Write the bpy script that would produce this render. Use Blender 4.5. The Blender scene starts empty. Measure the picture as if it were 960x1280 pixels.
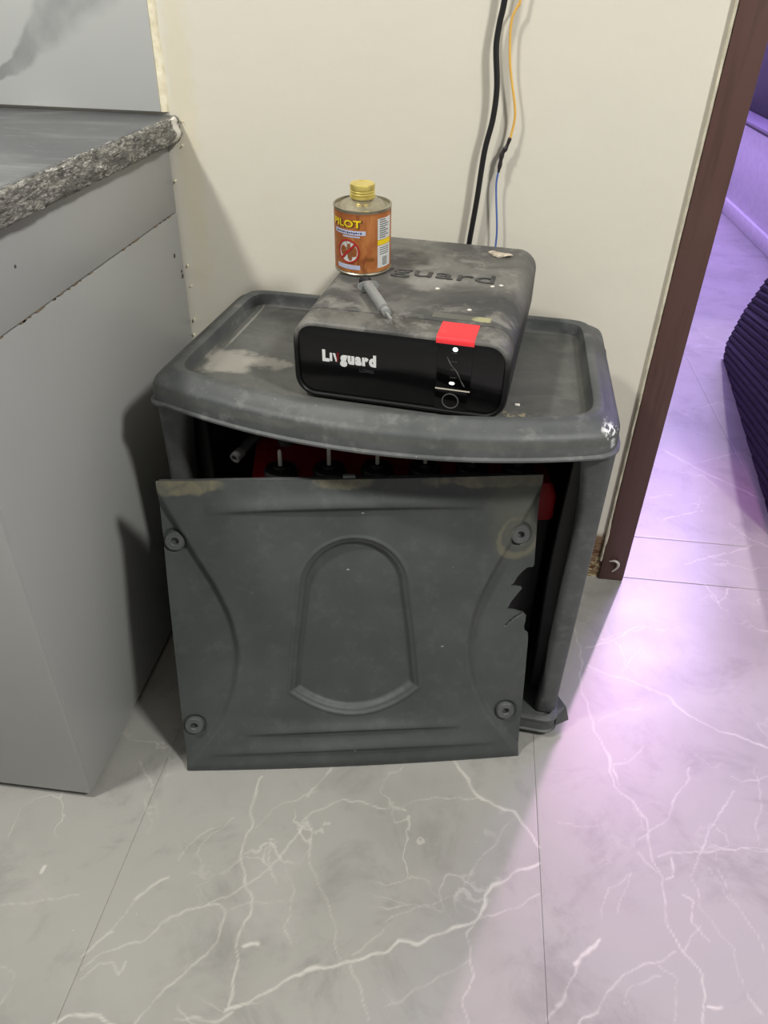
import bpy, bmesh, math, random
import numpy as np
from mathutils import Vector, Matrix, Euler

random.seed(7)
S = bpy.context.scene
COL = S.collection
PI = math.pi
R = math.radians

# ------------------------------------------------------------------ camera
cam_data = bpy.data.cameras.new('camera')
cam = bpy.data.objects.new('camera', cam_data)
COL.objects.link(cam)
cam_data.sensor_fit = 'HORIZONTAL'
cam_data.sensor_width = 36.0
cam_data.lens = 945.0 / 960.0 * 36.0
cam_data.clip_start = 0.02
CAM_ROWS = [[0.9926047, 0.1187647, 0.0251186], [0.0887788, -0.5690984, -0.8174627], [-0.0827908, 0.8136473, -0.5754336]]
_r = np.array(CAM_ROWS)
cam.matrix_world = Matrix(((_r[0][0], -_r[1][0], -_r[2][0], 0.0),
                           (_r[0][1], -_r[1][1], -_r[2][1], 0.0),
                           (_r[0][2], -_r[1][2], -_r[2][2], 1.05),
                           (0, 0, 0, 1)))
S.camera = cam

# ------------------------------------------------------------------ world, lights, exposure
S.view_settings.view_transform = 'Standard'
S.view_settings.look = 'None'
S.view_settings.gamma = 1.0
S.view_settings.use_curve_mapping = False
S.view_settings.exposure = 0.0

world = bpy.data.worlds.new('world')
S.world = world
world.use_nodes = True
world.node_tree.nodes['Background'].inputs[0].default_value = (0.85, 0.85, 0.83, 1)
world.node_tree.nodes['Background'].inputs[1].default_value = 0.36


def area_light(name, loc, target, size, power, col, sizey=None):
    d = bpy.data.lights.new(name, 'AREA')
    d.energy = power
    d.color = col
    d.size = size
    if sizey:
        d.shape = 'RECTANGLE'
        d.size_y = sizey
    o = bpy.data.objects.new(name, d)
    COL.objects.link(o)
    o.location = loc
    o.rotation_euler = (Vector(target) - Vector(loc)).to_track_quat('-Z', 'Y').to_euler()
    return o


def spot_lamp(name, loc, target, cone, radius, power, col):
    d = bpy.data.lights.new(name, 'SPOT')
    d.energy = power
    d.color = col
    d.spot_size = R(cone)
    d.spot_blend = 0.5
    d.shadow_soft_size = radius
    o = bpy.data.objects.new(name, d)
    COL.objects.link(o)
    o.location = loc
    o.rotation_euler = (Vector(target) - Vector(loc)).to_track_quat('-Z', 'Y').to_euler()
    return o


# ceiling lamp over the kitchen counter (throws the worktop's shadow on the cream wall)
area_light('ceiling_light_counter', (-1.20, 0.15, 2.52), (-1.0, 0.3, 0), 0.20, 46, (1.0, 0.97, 0.92))
# ceiling lamp on the right of the kitchen
area_light('ceiling_light_room', (1.40, -0.30, 2.55), (0.0, 0.5, 0.2), 0.28, 62, (1.0, 0.985, 0.95))
# lamp of the next room, shining through the doorway
spot_lamp('white_ceiling_spot', (1.33, 3.79, 2.5), (0.75, 1.25, 0), 60, 0.028, 205, (1.0, 0.87, 1.0))
spot_lamp('pink_ceiling_spot', (1.02, 2.99, 2.5), (0.40, 1.02, 0), 34, 0.03, 150, (1.0, 0.38, 0.92))
# violet lighting of the next room
area_light('violet_cove_light', (1.6, 4.6, 2.6), (1.5, 4.2, 0), 1.6, 200, (0.52, 0.37, 1.0))


# ------------------------------------------------------------------ mesh helpers
class MB:
    """collects geometry for ONE mesh object"""

    def __init__(self):
        self.v = []
        self.f = []

    def add(self, verts, faces):
        b = len(self.v)
        self.v += [tuple(p) for p in verts]
        self.f += [tuple(i + b for i in f) for f in faces]
        return self

    def bm(self, bm, mat=None):
        if mat:
            bmesh.ops.transform(bm, matrix=mat, verts=bm.verts)
        bm.verts.index_update()
        self.add([v.co[:] for v in bm.verts], [[v.index for v in f.verts] for f in bm.faces])
        bm.free()
        return self

    def box(self, x0, x1, y0, y1, z0, z1, bev=0.0, seg=2, mat=None):
        bm = bmesh.new()
        bmesh.ops.create_cube(bm, size=1)
        for v in bm.verts:
            v.co = ((x0 + x1) / 2 + v.co.x * (x1 - x0), (y0 + y1) / 2 + v.co.y * (y1 - y0), (z0 + z1) / 2 + v.co.z * (z1 - z0))
        if bev > 0:
            bmesh.ops.bevel(bm, geom=bm.edges[:], offset=bev, segments=seg, profile=0.5, affect='EDGES')
        return self.bm(bm, mat)

    def loft(self, loops, cap0=True, cap1=True, closed=False):
        n = len(loops[0])
        vs = [p for l in loops for p in l]
        fs = []
        m = len(loops)
        for i in range(m if closed else m - 1):
            a, b = i * n, ((i + 1) % m) * n
            for j in range(n):
                k = (j + 1) % n
                fs.append((a + j, a + k, b + k, b + j))
        if not closed:
            if cap0:
                fs.append(tuple(range(n))[::-1])
            if cap1:
                fs.append(tuple(range((m - 1) * n, m * n)))
        return self.add(vs, fs)

    def lathe(self, prof, seg=24, mat=None, cap=True):
        loops = [[Vector((r * math.cos(2 * PI * j / seg), r * math.sin(2 * PI * j / seg), z)) for j in range(seg)] for r, z in prof]
        if mat:
            loops = [[mat @ p for p in l] for l in loops]
        return self.loft(loops, cap, cap)

    def tube(self, pts, rad, seg=10, smooth=4):
        P = [Vector(p) for p in pts]
        if smooth > 1 and len(P) > 2:
            Q = []
            for i in range(len(P) - 1):
                p0, p1, p2, p3 = P[max(i - 1, 0)], P[i], P[i + 1], P[min(i + 2, len(P) - 1)]
                for s in range(smooth):
                    t = s / smooth
                    Q.append(0.5 * ((2 * p1) + (p2 - p0) * t + (2 * p0 - 5 * p1 + 4 * p2 - p3) * t * t + (3 * p1 - p0 - 3 * p2 + p3) * t ** 3))
            Q.append(P[-1])
            P = Q
        n = len(P)
        T = [(P[min(i + 1, n - 1)] - P[max(i - 1, 0)]).normalized() for i in range(n)]
        a = Vector((0, 0, 1)) if abs(T[0].z) < 0.9 else Vector((1, 0, 0))
        u = T[0].cross(a).normalized()
        loops = []
        for i in range(n):
            u = (u - T[i] * u.dot(T[i])).normalized()
            w = T[i].cross(u)
            r = rad(i / (n - 1)) if callable(rad) else rad
            loops.append([P[i] + (u * math.cos(2 * PI * j / seg) + w * math.sin(2 * PI * j / seg)) * r for j in range(seg)])
        return self.loft(loops)

    def build(self, name, mat, parent=None, sharp=35, recalc=True):
        me = bpy.data.meshes.new(name)
        me.from_pydata(self.v, [], self.f)
        if recalc:
            bm = bmesh.new()
            bm.from_mesh(me)
            bmesh.ops.recalc_face_normals(bm, faces=bm.faces)
            bm.to_mesh(me)
            bm.free()
        me.polygons.foreach_set('use_smooth', [True] * len(me.polygons))
        me.set_sharp_from_angle(angle=R(sharp))
        me.materials.append(mat)
        me.update()
        o = bpy.data.objects.new(name, me)
        COL.objects.link(o)
        if parent:
            o.parent = parent
        return o


def tag(o, label, cat, group=None):
    o['label'] = label
    o['category'] = cat
    if group:
        o['group'] = group
    return o


def structure(o):
    o['kind'] = 'structure'
    return o


def empty(name, loc=(0, 0, 0), rot=(0, 0, 0)):
    o = bpy.data.objects.new(name, None)
    o.empty_display_size = 0.05
    COL.objects.link(o)
    o.location = loc
    o.rotation_euler = rot
    return o


def text_mesh(body, size, depth, bold=0.0, align='LEFT', xs=1.0, res=3):
    cu = bpy.data.curves.new('lettering', 'FONT')
    cu.body = body
    cu.size = size
    cu.extrude = depth
    cu.offset = bold
    cu.align_x = align
    cu.resolution_u = res
    o = bpy.data.objects.new('lettering_source', cu)
    COL.objects.link(o)
    dg = bpy.context.evaluated_depsgraph_get()
    me = bpy.data.meshes.new_from_object(o.evaluated_get(dg))
    vs = [Vector((v.co.x * xs, v.co.y, v.co.z)) for v in me.vertices]
    fs = [tuple(p.vertices) for p in me.polygons]
    bpy.data.objects.remove(o)
    bpy.data.meshes.remove(me)
    return vs, fs


def width_of(vs):
    return max(v.x for v in vs) - min(v.x for v in vs)


# ------------------------------------------------------------------ material helpers
def srgb(r, g, b):
    f = lambda c: (c / 255 / 12.92) if c / 255 <= 0.04045 else ((c / 255 + 0.055) / 1.055) ** 2.4
    return (f(r), f(g), f(b), 1.0)


class Mat:
    def __init__(self, name, col, rough=0.5, metal=0.0, spec=0.5, space='Object'):
        self.m = bpy.data.materials.new(name)
        self.m.use_nodes = True
        self.nt = self.m.node_tree
        self.n = self.nt.nodes
        self.b = self.n['Principled BSDF']
        self.b.inputs['Roughness'].default_value = rough
        self.b.inputs['Metallic'].default_value = metal
        self.b.inputs['Specular IOR Level'].default_value = spec
        self.tc = self.n.new('ShaderNodeTexCoord')
        self.co = self.tc.outputs[space]
        self.col = None
        self.base = srgb(*col)
        self.b.inputs['Base Color'].default_value = self.base
        self.heights = []

    def link(self, a, b):
        self.nt.links.new(a, b)

    def math(self, op, a, b=0.0, c=None, clamp=False):
        x = self.n.new('ShaderNodeMath')
        x.operation = op
        x.use_clamp = clamp
        for i, v in enumerate([a, b] + ([c] if c is not None else [])):
            if isinstance(v, (int, float)):
                x.inputs[i].default_value = v
            else:
                self.link(v, x.inputs[i])
        return x.outputs[0]

    def noise(self, scale, detail=4, rough=0.55, dist=0.0, stretch=None, off=(0, 0, 0)):
        t = self.n.new('ShaderNodeTexNoise')
        t.inputs['Scale'].default_value = scale
        t.inputs['Detail'].default_value = detail
        t.inputs['Roughness'].default_value = rough
        t.inputs['Distortion'].default_value = dist
        mp = self.n.new('ShaderNodeMapping')
        mp.inputs['Scale'].default_value = stretch or (1, 1, 1)
        mp.inputs['Location'].default_value = off
        self.link(self.co, mp.inputs[0])
        self.link(mp.outputs[0], t.inputs['Vector'])
        return t.outputs['Fac']

    def ramp(self, fac, lo, hi):
        x = self.n.new('ShaderNodeMapRange')
        x.interpolation_type = 'SMOOTHSTEP'
        x.inputs['From Min'].default_value = lo
        x.inputs['From Max'].default_value = hi
        self.link(fac, x.inputs['Value'])
        return x.outputs['Result']

    def axis(self, i):
        s = self.n.new('ShaderNodeSeparateXYZ')
        self.link(self.co, s.inputs[0])
        return s.outputs[i]

    def blob(self, c, r, warp=0.5, nscale=20, soft=0.3):
        """mask of a stain with a ragged outline"""
        d = None
        for i in range(3):
            if r[i] is None:
                continue
            t = self.math('DIVIDE', self.math('SUBTRACT', self.axis(i), c[i]), r[i])
            t = self.math('MULTIPLY', t, t)
            d = t if d is None else self.math('ADD', d, t)
        d = self.math('SQRT', d)
        n = self.math('MULTIPLY', self.math('SUBTRACT', self.noise(nscale, 5, 0.6, off=c), 0.5), 2 * warp * 2)
        d = self.math('ADD', d, n)
        return self.ramp(d, 1.0 + soft, 1.0 - soft)

    def mul(self, a, b):
        return self.math('MULTIPLY', a, b)

    def mix(self, fac, col):
        x = self.n.new('ShaderNodeMix')
        x.data_type = 'RGBA'
        if isinstance(fac, (int, float)):
            x.inputs[0].default_value = fac
        else:
            self.link(fac, x.inputs[0])
        if self.col is None:
            x.inputs[6].default_value = self.base
        else:
            self.link(self.col, x.inputs[6])
        x.inputs[7].default_value = srgb(*col)
        self.col = x.outputs[2]
        return self

    def rough_to(self, fac, lo, hi):
        x = self.n.new('ShaderNodeMapRange')
        x.inputs['To Min'].default_value = lo
        x.inputs['To Max'].default_value = hi
        self.link(fac, x.inputs['Value'])
        self.link(x.outputs['Result'], self.b.inputs['Roughness'])
        return self

    def bump(self, fac, strength=0.2, dist=0.002):
        b = self.n.new('ShaderNodeBump')
        b.inputs['Strength'].default_value = strength
        b.inputs['Distance'].default_value = dist
        self.link(fac, b.inputs['Height'])
        if self.heights:
            self.link(self.heights[-1], b.inputs['Normal'])
        self.heights.append(b.outputs[0])
        return self

    def done(self):
        if self.col is not None:
            self.link(self.col, self.b.inputs['Base Color'])
        if self.heights:
            self.link(self.heights[-1], self.b.inputs['Normal'])
        return self.m


def simple(name, col, rough=0.5, metal=0.0, spec=0.5, var=0.12, scale=30):
    m = Mat(name, col, rough, metal, spec)
    n = m.noise(scale, 4)
    m.mix(m.mul(m.ramp(n, 0.4, 0.75), var), tuple(min(255, c * 1.25 + 12) for c in col))
    m.mix(m.mul(m.ramp(n, 0.55, 0.25), var), tuple(c * 0.75 for c in col))
    return m.done()

# ------------------------------------------------------------------ setting: walls, ceiling, door
WY = 1.314
wm = Mat('cream_wall_paint', (206, 202, 188), 0.55, 0, 0.3)
wm.mix(wm.mul(wm.ramp(wm.noise(3.0, 5), 0.4, 0.7), 0.35), (202, 197, 184))
wm.mix(wm.mul(wm.ramp(wm.noise(9, 6), 0.62, 0.8), 0.2), (194, 186, 164))
# bare, damp plaster at the foot of the wall beside the door frame
wm.mix(wm.blob((0.31, WY, 0.03), (0.06, 0.1, 0.085), 0.25, 45, 0.2), (120, 98, 74))
wm.mix(wm.mul(wm.blob((0.30, WY, 0.05), (0.05, 0.1, 0.05), 0.5, 70, 0.3), wm.ramp(wm.noise(60, 6, stretch=(1, 1, 3)), 0.45, 0.6)), (86, 58, 40))
wm.mix(wm.mul(wm.blob((0.31, WY, 0.0), (0.06, 0.1, 0.05), 0.4, 60, 0.3), wm.ramp(wm.noise(80, 5, stretch=(1, 1, 2)), 0.5, 0.6)), (178, 166, 132))
wm.mix(wm.mul(wm.blob((-0.475, WY, 0.85), (0.02, 0.1, 0.25), 0.5, 40, 0.5), 0.5), (204, 196, 168))
wm.bump(wm.noise(14, 6, 0.6), 0.25, 0.004).bump(wm.noise(220, 3), 0.08, 0.001)
WALL = wm.done()
wb = MB().box(-2.2, 0.362, WY, WY + 0.15, 0, 2.8)
wb.box(1.30, 2.6, WY, WY + 0.15, 0, 2.8)
wb.box(0.362, 1.30, WY, WY + 0.15, 2.12, 2.8)
wall_back = structure(wb.build('wall_back', WALL))

cm = simple('ceiling_paint', (226, 224, 216), 0.8, 0, 0.2)
structure(MB().box(-2.2, 2.6, -1.6, 6.2, 2.8, 2.86).build('ceiling', cm))
fw = simple('next_room_wall_paint', (205, 200, 205), 0.7, 0, 0.3)
structure(MB().box(0.2, 2.6, 6.1, 6.2, 0, 2.8).build('wall_far', fw))
structure(MB().box(2.5, 2.6, WY + 0.15, 6.1, 0, 2.8).build('wall_right', fw))
structure(MB().box(-0.6, -0.5, WY + 0.15, 6.1, 0, 2.8).build('wall_left', fw))

# grey glazed wall tile above the worktop, on the same wall
tm = Mat('grey_glazed_tile', (182, 184, 181), 0.16, 0, 0.5)
tm.mix(tm.mul(tm.ramp(tm.noise(2.5, 4), 0.4, 0.7), 0.4), (174, 176, 174))
# printed dark streak running up to the right
ux, uz = tm.axis(0), tm.axis(2)
nn = tm.math('MULTIPLY', tm.math('SUBTRACT', tm.noise(7, 4), 0.5), 0.10)
along = tm.math('SUBTRACT', uz, tm.math('MULTIPLY', tm.math('ADD', ux, 0.777), 0.85))
dd = tm.math('ABSOLUTE', tm.math('ADD', tm.math('SUBTRACT', along, 0.905), nn))
wid = tm.math('MAXIMUM', tm.math('MULTIPLY', tm.math('ADD', ux, 0.80), 0.36), 0.004)
tm.mix(tm.mul(tm.ramp(tm.math('DIVIDE', dd, wid), 1.0, 0.55), tm.ramp(tm.noise(11, 5, stretch=(1, 1, 0.6)), 0.2, 0.75)), (140, 142, 141))
TILE = tm.done()
t = MB().box(-1.12, -0.512, WY - 0.008, WY + 0.01, 0.868, 1.40, 0.0015)
t.build('tile', TILE, wall_back)
MB().box(-1.73, -1.1225, WY - 0.008, WY + 0.01, 0.868, 1.40, 0.0015).build('tile', TILE, wall_back)
cap = simple('cream_plaster_edge', (222, 214, 186), 0.7, 0, 0.3, 0.3, 60)


def ribbon(x0, z0, z1, n, wf, th, y):
    """lumpy upright fillet on the wall: left edge x0, width wf(i), thickness th"""
    m = MB()
    loops = []
    for i in range(n + 1):
        z = z0 + (z1 - z0) * i / n
        w = wf(i)
        loops.append([(x0, y + 0.004, z), (x0, y - th * 0.8, z), (x0 + w * 0.35, y - th * random.uniform(0.8, 1.1), z), (x0 + w * 0.75, y - th * 0.6, z), (x0 + w, y + 0.001, z), (x0 + w, y + 0.004, z)])
    return m.loft(loops)


pe = ribbon(-0.5122, 0.868, 1.40, 90, lambda i: 0.013 + 0.001 * math.sin(i * 0.23) + random.uniform(-0.0004, 0.0004), 0.0065, WY)
pe.build('plaster_edge', cap, wall_back)
pe = MB()
for i in range(7):       # plaster smear between worktop, cabinet and wall
    z = random.uniform(0.40, 0.86)
    x = -0.505 + random.uniform(-0.002, 0.006 + 0.02 * (z > 0.78))
    s = random.uniform(0.001, 0.0022)
    pe.box(x, x + s, WY - 0.004 - random.uniform(0, .003), WY + 0.004, z, z + s * random.uniform(1, 3), 0.001, 1)
o = pe.build('plaster_crumbs', cap, wall_back)
o['kind'] = 'stuff'

# door frame
dm = Mat('brown_door_frame', (84, 60, 54), 0.45, 0, 0.4)
dm.mix(dm.mul(dm.ramp(dm.noise(30, 5, stretch=(3, 3, 0.15)), 0.45, 0.7), 0.5), (62, 42, 38))
dm.mix(dm.mul(dm.ramp(dm.noise(6, 4), 0.55, 0.75), 0.4), (92, 68, 62))
DOOR = dm.done()
door = structure(empty('door_1', (0.365, WY, 0)))


def in_door(mb, name, mat):
    o = mb.build(name, mat, door)
    o.matrix_parent_inverse = Matrix.Translation(-Vector(door.location))
    return o


in_door(MB().box(0.338, 0.390, WY - 0.008, WY + 0.158, 0, 2.08, 0.003), 'door_post', DOOR)
in_door(MB().box(1.275, 1.327, WY - 0.008, WY + 0.158, 0, 2.08, 0.003), 'door_post', DOOR)
in_door(MB().box(0.338, 1.327, WY - 0.008, WY + 0.158, 2.08, 2.13, 0.003), 'door_head', DOOR)
ck = ribbon(0.3330, 0.05, 2.08, 240, lambda i: 0.0056 + random.uniform(-0.0003, 0.0003) + (0.004 * math.sin((i - 4) / 8 * PI) if 4 < i < 12 else 0), 0.0095, WY)
in_door(ck, 'caulk_line', simple('dirty_caulk', (198, 192, 172), 0.8, 0, 0.2, 0.3, 40))
fl = MB()                 # curl of peeling white paint on the post
fl.tube([(0.352, WY - 0.010, 0.052), (0.362, WY - 0.014, 0.057), (0.370, WY - 0.013, 0.050), (0.370, WY - 0.012, 0.038), (0.362, WY - 0.011, 0.026)], lambda t: 0.0035 * (1 - 0.6 * abs(2 * t - 1)), 6)
in_door(fl, 'paint_flake', simple('white_paint_flake', (190, 184, 176), 0.6))

# ------------------------------------------------------------------ floor of large veined tiles
VEINS=[(4.9,[(-215,389),(-184,406),(-162,423),(-126,447),(-86,461),(-31,479),(-17,496),(15,501),(36,515),(62,525),(92,537),(100,575),(111,588),(128,596),(145,615),(179,635)]),(3.0,[(-277,369),(-246,375),(-217,379),(-205,388)]),(4.9,[(-422,346),(-407,356),(-383,361),(-346,357)]),(3.4,[(-257,723),(-258,686),(-260,658),(-251,639),(-255,606),(-247,569),(-237,541),(-224,526),(-216,507),(-226,482),(-223,457),(-218,418),(-213,391)]),(2.3,[(-412,400),(-392,416),(-376,422),(-363,409),(-361,424)]),(2.8,[(-412,412),(-394,432),(-353,452),(-335,478),(-323,491),(-290,509),(-260,524),(-237,541),(-209,569),(-189,608),(-175,656),(-154,676),(-121,702),(-56,689)]),(2.7,[(-326,359),(-318,371),(-297,403),(-268,441),(-253,463),(-248,501),(-263,512),(-280,513)]),(1.7,[(-421,426),(-400,459),(-380,505),(-361,525)]),(5.1,[(-380,505),(-364,524),(-347,541)]),(3.0,[(-418,430),(-405,451),(-396,462)]),(2.4,[(-218,579),(-219,598),(-209,615),(-221,617),(-211,599),(-211,580),(-194,556)]),(2.6,[(-149,753),(-164,729),(-176,694)]),(2.0,[(-173,663),(-158,635),(-160,612),(-132,561),(-110,519),(-91,474),(-84,461)]),(2.0,[(-182,578),(-167,551),(-169,522),(-166,495),(-153,476)]),(2.2,[(-71,462),(-53,430),(-43,398)]),(1.6,[(-73,474),(-49,495),(-34,510)]),(2.6,[(-461,726),(-449,712),(-426,678)]),(1.3,[(-560,473),(-521,486),(-463,499)]),(1.6,[(-344,566),(-323,609),(-293,633),(-284,645)]),(1.6,[(-319,581),(-305,612),(-286,641)]),(1.4,[(-247,509),(-220,523),(-172,533)]),(1.6,[(-244,636),(-228,669),(-193,685),(-166,706)]),(1.5,[(-494,355),(-493,373),(-498,391),(-518,398)]),(5.7,[(-526,525),(-524,535)]),(5.3,[(-214,467),(-196,472)]),(5.0,[(44,796),(91,734),(147,710),(162,688),(179,661)]),(1.9,[(-56,689),(-2,718),(67,724),(91,734)]),(2.6,[(94,538),(79,517),(82,487),(83,462),(76,433),(83,412)]),(2.0,[(178,591),(144,566),(111,548),(94,538)]),(1.3,[(58,569),(94,543)]),(1.5,[(-36,520),(1,539),(44,564),(60,575),(99,634),(135,691)]),(1.3,[(80,481),(34,456),(-9,424),(-23,416)]),(1.3,[(-25,434),(-9,424)]),(2.9,[(300,839),(303,816),(309,782),(331,760),(344,727),(347,707),(345,680),(353,638),(351,597),(355,559),(366,534),(382,511),(381,487),(376,450)]),(2.5,[(435,834),(410,785),(381,732),(353,709),(333,692)]),(3.5,[(327,671),(338,654),(352,635)]),(3.0,[(215,429),(220,436),(241,450)]),(2.1,[(236,447),(267,479),(304,506),(326,514),(355,533)]),(1.5,[(328,511),(349,502),(346,473),(336,444)]),(2.1,[(178,426),(202,459),(226,501),(253,537)]),(6.4,[(223,500),(238,517),(253,537)]),(4.1,[(191,444),(205,459)]),(2.4,[(522,701),(504,698),(474,694),(438,690),(395,681),(358,666)]),(2.5,[(493,797),(471,758),(440,726),(419,684)]),(1.6,[(419,684),(399,644),(400,598),(416,572),(435,543),(430,512),(433,494),(447,472)]),(2.5,[(435,491),(447,472)]),(1.4,[(431,660),(442,615),(466,579),(478,549)]),(2.4,[(377,617),(391,608),(386,579),(407,555)]),(1.6,[(367,539),(388,563),(395,575)]),(1.6,[(212,709),(244,699),(281,706)]),(6.1,[(385,469),(402,470)]),(1.3,[(277,459),(284,474),(328,499)]),(1.5,[(262,568),(275,610),(307,635)]),(1.5,[(288,577),(298,613),(310,637)]),(1.9,[(545,849),(538,803),(509,709)]),(1.9,[(501,828),(516,815),(560,836)]),(1.4,[(438,690),(445,638),(451,604)]),(2.9,[(378,666),(371,640),(360,633)]),(2.9,[(270,1146),(282,1089),(275,1040),(274,973),(284,913),(301,839),(316,786)]),(3.9,[(287,1046),(323,1024),(381,1010)]),(3.7,[(381,1010),(428,988),(453,949),(510,918),(577,894)]),(3.2,[(291,1090),(347,1123),(405,1166)]),(2.4,[(309,820),(340,839),(365,870)]),(1.8,[(295,914),(339,941),(373,954)]),(2.0,[(346,1031),(379,1071),(396,1105)]),(4.6,[(582,1901),(648,1827),(689,1775),(745,1735),(787,1682)]),(3.2,[(505,1650),(566,1673)]),(3.5,[(524,1559),(587,1599),(624,1611)]),(3.0,[(551,1330),(566,1318),(581,1265),(614,1316),(644,1316)]),(3.3,[(538,1388),(617,1432),(705,1478)]),(3.4,[(676,1570),(713,1506),(744,1484)]),(4.0,[(741,2191),(811,2232),(860,2154)]),(3.1,[(677,1854),(794,1927)]),(2.1,[(324,1120),(360,1142),(395,1151),(420,1167),(459,1165)])]

VSEG = []
for w, pl in VEINS:
    for a, b in zip(pl[:-1], pl[1:]):
        VSEG.append((w / 1000.0, a[0] / 1000, a[1] / 1000, b[0] / 1000, b[1] / 1000))


def vein_field(X, Y):
    jx = 0.0035 * (np.sin(61 * Y + 13 * X) + 0.6 * np.sin(143 * Y - 71 * X + 1) + 0.25 * np.sin(311 * X + 220 * Y))
    jy = 0.0035 * (np.sin(57 * X - 17 * Y + 2) + 0.6 * np.sin(151 * X + 63 * Y) + 0.25 * np.sin(287 * Y - 260 * X))
    PX, PY = X + jx * 0.7, Y + jy * 0.7
    V = np.zeros_like(X)
    wob = 1 + 0.3 * np.sin(90 * X + 70 * Y) * np.sin(55 * X - 83 * Y + 1)
    for w, ax, ay, bx, by in VSEG:
        m = 0.02
        k = np.nonzero((PX > min(ax, bx) - m) & (PX < max(ax, bx) + m) & (PY > min(ay, by) - m) & (PY < max(ay, by) + m))[0]
        if not len(k):
            continue
        dx, dy = bx - ax, by - ay
        L2 = dx * dx + dy * dy + 1e-12
        t = np.clip(((PX[k] - ax) * dx + (PY[k] - ay) * dy) / L2, 0, 1)
        d = np.hypot(PX[k] - ax - t * dx, PY[k] - ay - t * dy)
        hw = 0.33 * w * wob[k]
        s = np.clip((hw * 1.25 + 0.0009 - d) / (hw * 0.6 + 0.0012), 0, 1)
        V[k] = np.maximum(V[k], s * min(1.0, 0.22 + w * 140))
    return V


flm = Mat('grey_veined_floor_tile', (146, 145, 140), 0.45, 0, 0.35)
flm.mix(flm.mul(flm.ramp(flm.noise(2.6, 6, 0.6), 0.42, 0.68), 0.75), (131, 130, 125))
flm.mix(flm.mul(flm.ramp(flm.noise(7, 9, 0.72, 0.6), 0.48, 0.68), 0.5), (112, 111, 107))
flm.mix(flm.mul(flm.ramp(flm.noise(4.2, 6, 0.6, off=(3, 1, 0)), 0.55, 0.75), 0.5), (158, 156, 152))
# hair-fine pale veins of the print
vo = flm.n.new('ShaderNodeTexVoronoi')
vo.feature = 'DISTANCE_TO_EDGE'
vo.inputs['Scale'].default_value = 6.0
wn = flm.n.new('ShaderNodeTexNoise')
wn.inputs['Scale'].default_value = 5.0
wn.inputs['Detail'].default_value = 6
flm.link(flm.co, wn.inputs['Vector'])
vm = flm.n.new('ShaderNodeVectorMath')
vm.operation = 'MULTIPLY_ADD'
flm.link(wn.outputs['Color'], vm.inputs[0])
vm.inputs[1].default_value = (0.45, 0.45, 0.0)
flm.link(flm.co, vm.inputs[2])
flm.link(vm.outputs[0], vo.inputs['Vector'])
flm.mix(flm.mul(flm.mul(flm.ramp(vo.outputs['Distance'], 0.02, 0.004), flm.ramp(flm.noise(4.5, 3, off=(5, 5, 0)), 0.5, 0.68)), 0.5), (184, 182, 173))
at = flm.n.new('ShaderNodeAttribute')
at.attribute_name = 'vein'
flm.mix(flm.mul(at.outputs['Fac'], flm.math('ADD', flm.mul(flm.ramp(flm.noise(25, 4), 0.3, 0.6), 0.4), 0.28)), (198, 196, 186))
# dirt specks and small dark stains
flm.mix(flm.mul(flm.ramp(flm.noise(46, 3, 0.5, off=(2, 7, 0)), 0.74, 0.8), 0.6), (84, 78, 66))
flm.mix(flm.mul(flm.ramp(flm.noise(120, 2, 0.5), 0.78, 0.82), 0.6), (212, 210, 202))
flm.rough_to(flm.noise(8, 5), 0.30, 0.40)
FLOOR = flm.done()
grout = simple('tile_joint', (138, 136, 127), 0.8)
floor = structure(MB().box(-2.2, 2.6, -1.6, 6.2, -0.06, -0.0025).build('floor', grout))


def floor_tile(x0, x1, y0, y1, step):
    g = 0.0002
    x0, x1, y0, y1 = x0 + g, x1 - g, y0 + g, y1 - g
    nx, ny = max(2, int((x1 - x0) / step)), max(2, int((y1 - y0) / step))
    e = 0.0007
    xs = np.concatenate([[x0, x0], np.linspace(x0 + e, x1 - e, nx), [x1, x1]])
    ys = np.concatenate([[y0, y0], np.linspace(y0 + e, y1 - e, ny), [y1, y1]])
    X, Y = np.meshgrid(xs, ys)
    Z = np.zeros_like(X)
    for d in (0, -1):
        Z[:, d] = -0.008
        Z[d, :] = -0.008
    for d in (1, -2):
        Z[1:-1, d] = -0.0001
        Z[d, 1:-1] = -0.0001
    r, c = X.shape
    co = np.stack([X.ravel(), Y.ravel(), Z.ravel()], 1)
    idx = np.arange(r * c).reshape(r, c)
    q = np.stack([idx[:-1, :-1], idx[:-1, 1:], idx[1:, 1:], idx[1:, :-1]], -1).reshape(-1, 4)
    me = bpy.data.meshes.new('tile')
    me.vertices.add(len(co))
    me.vertices.foreach_set('co', co.ravel())
    me.loops.add(q.size)
    me.loops.foreach_set('vertex_index', q.ravel())
    me.polygons.add(len(q))
    me.polygons.foreach_set('loop_start', np.arange(0, q.size, 4))
    me.polygons.foreach_set('loop_total', np.full(len(q), 4))
    me.update(calc_edges=True)
    a = me.attributes.new('vein', 'FLOAT', 'POINT')
    a.data.foreach_set('value', vein_field(co[:, 0], co[:, 1]).astype(np.float32))
    me.materials.append(FLOOR)
    o = bpy.data.objects.new('tile', me)
    COL.objects.link(o)
    o.parent = floor
    return o


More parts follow.
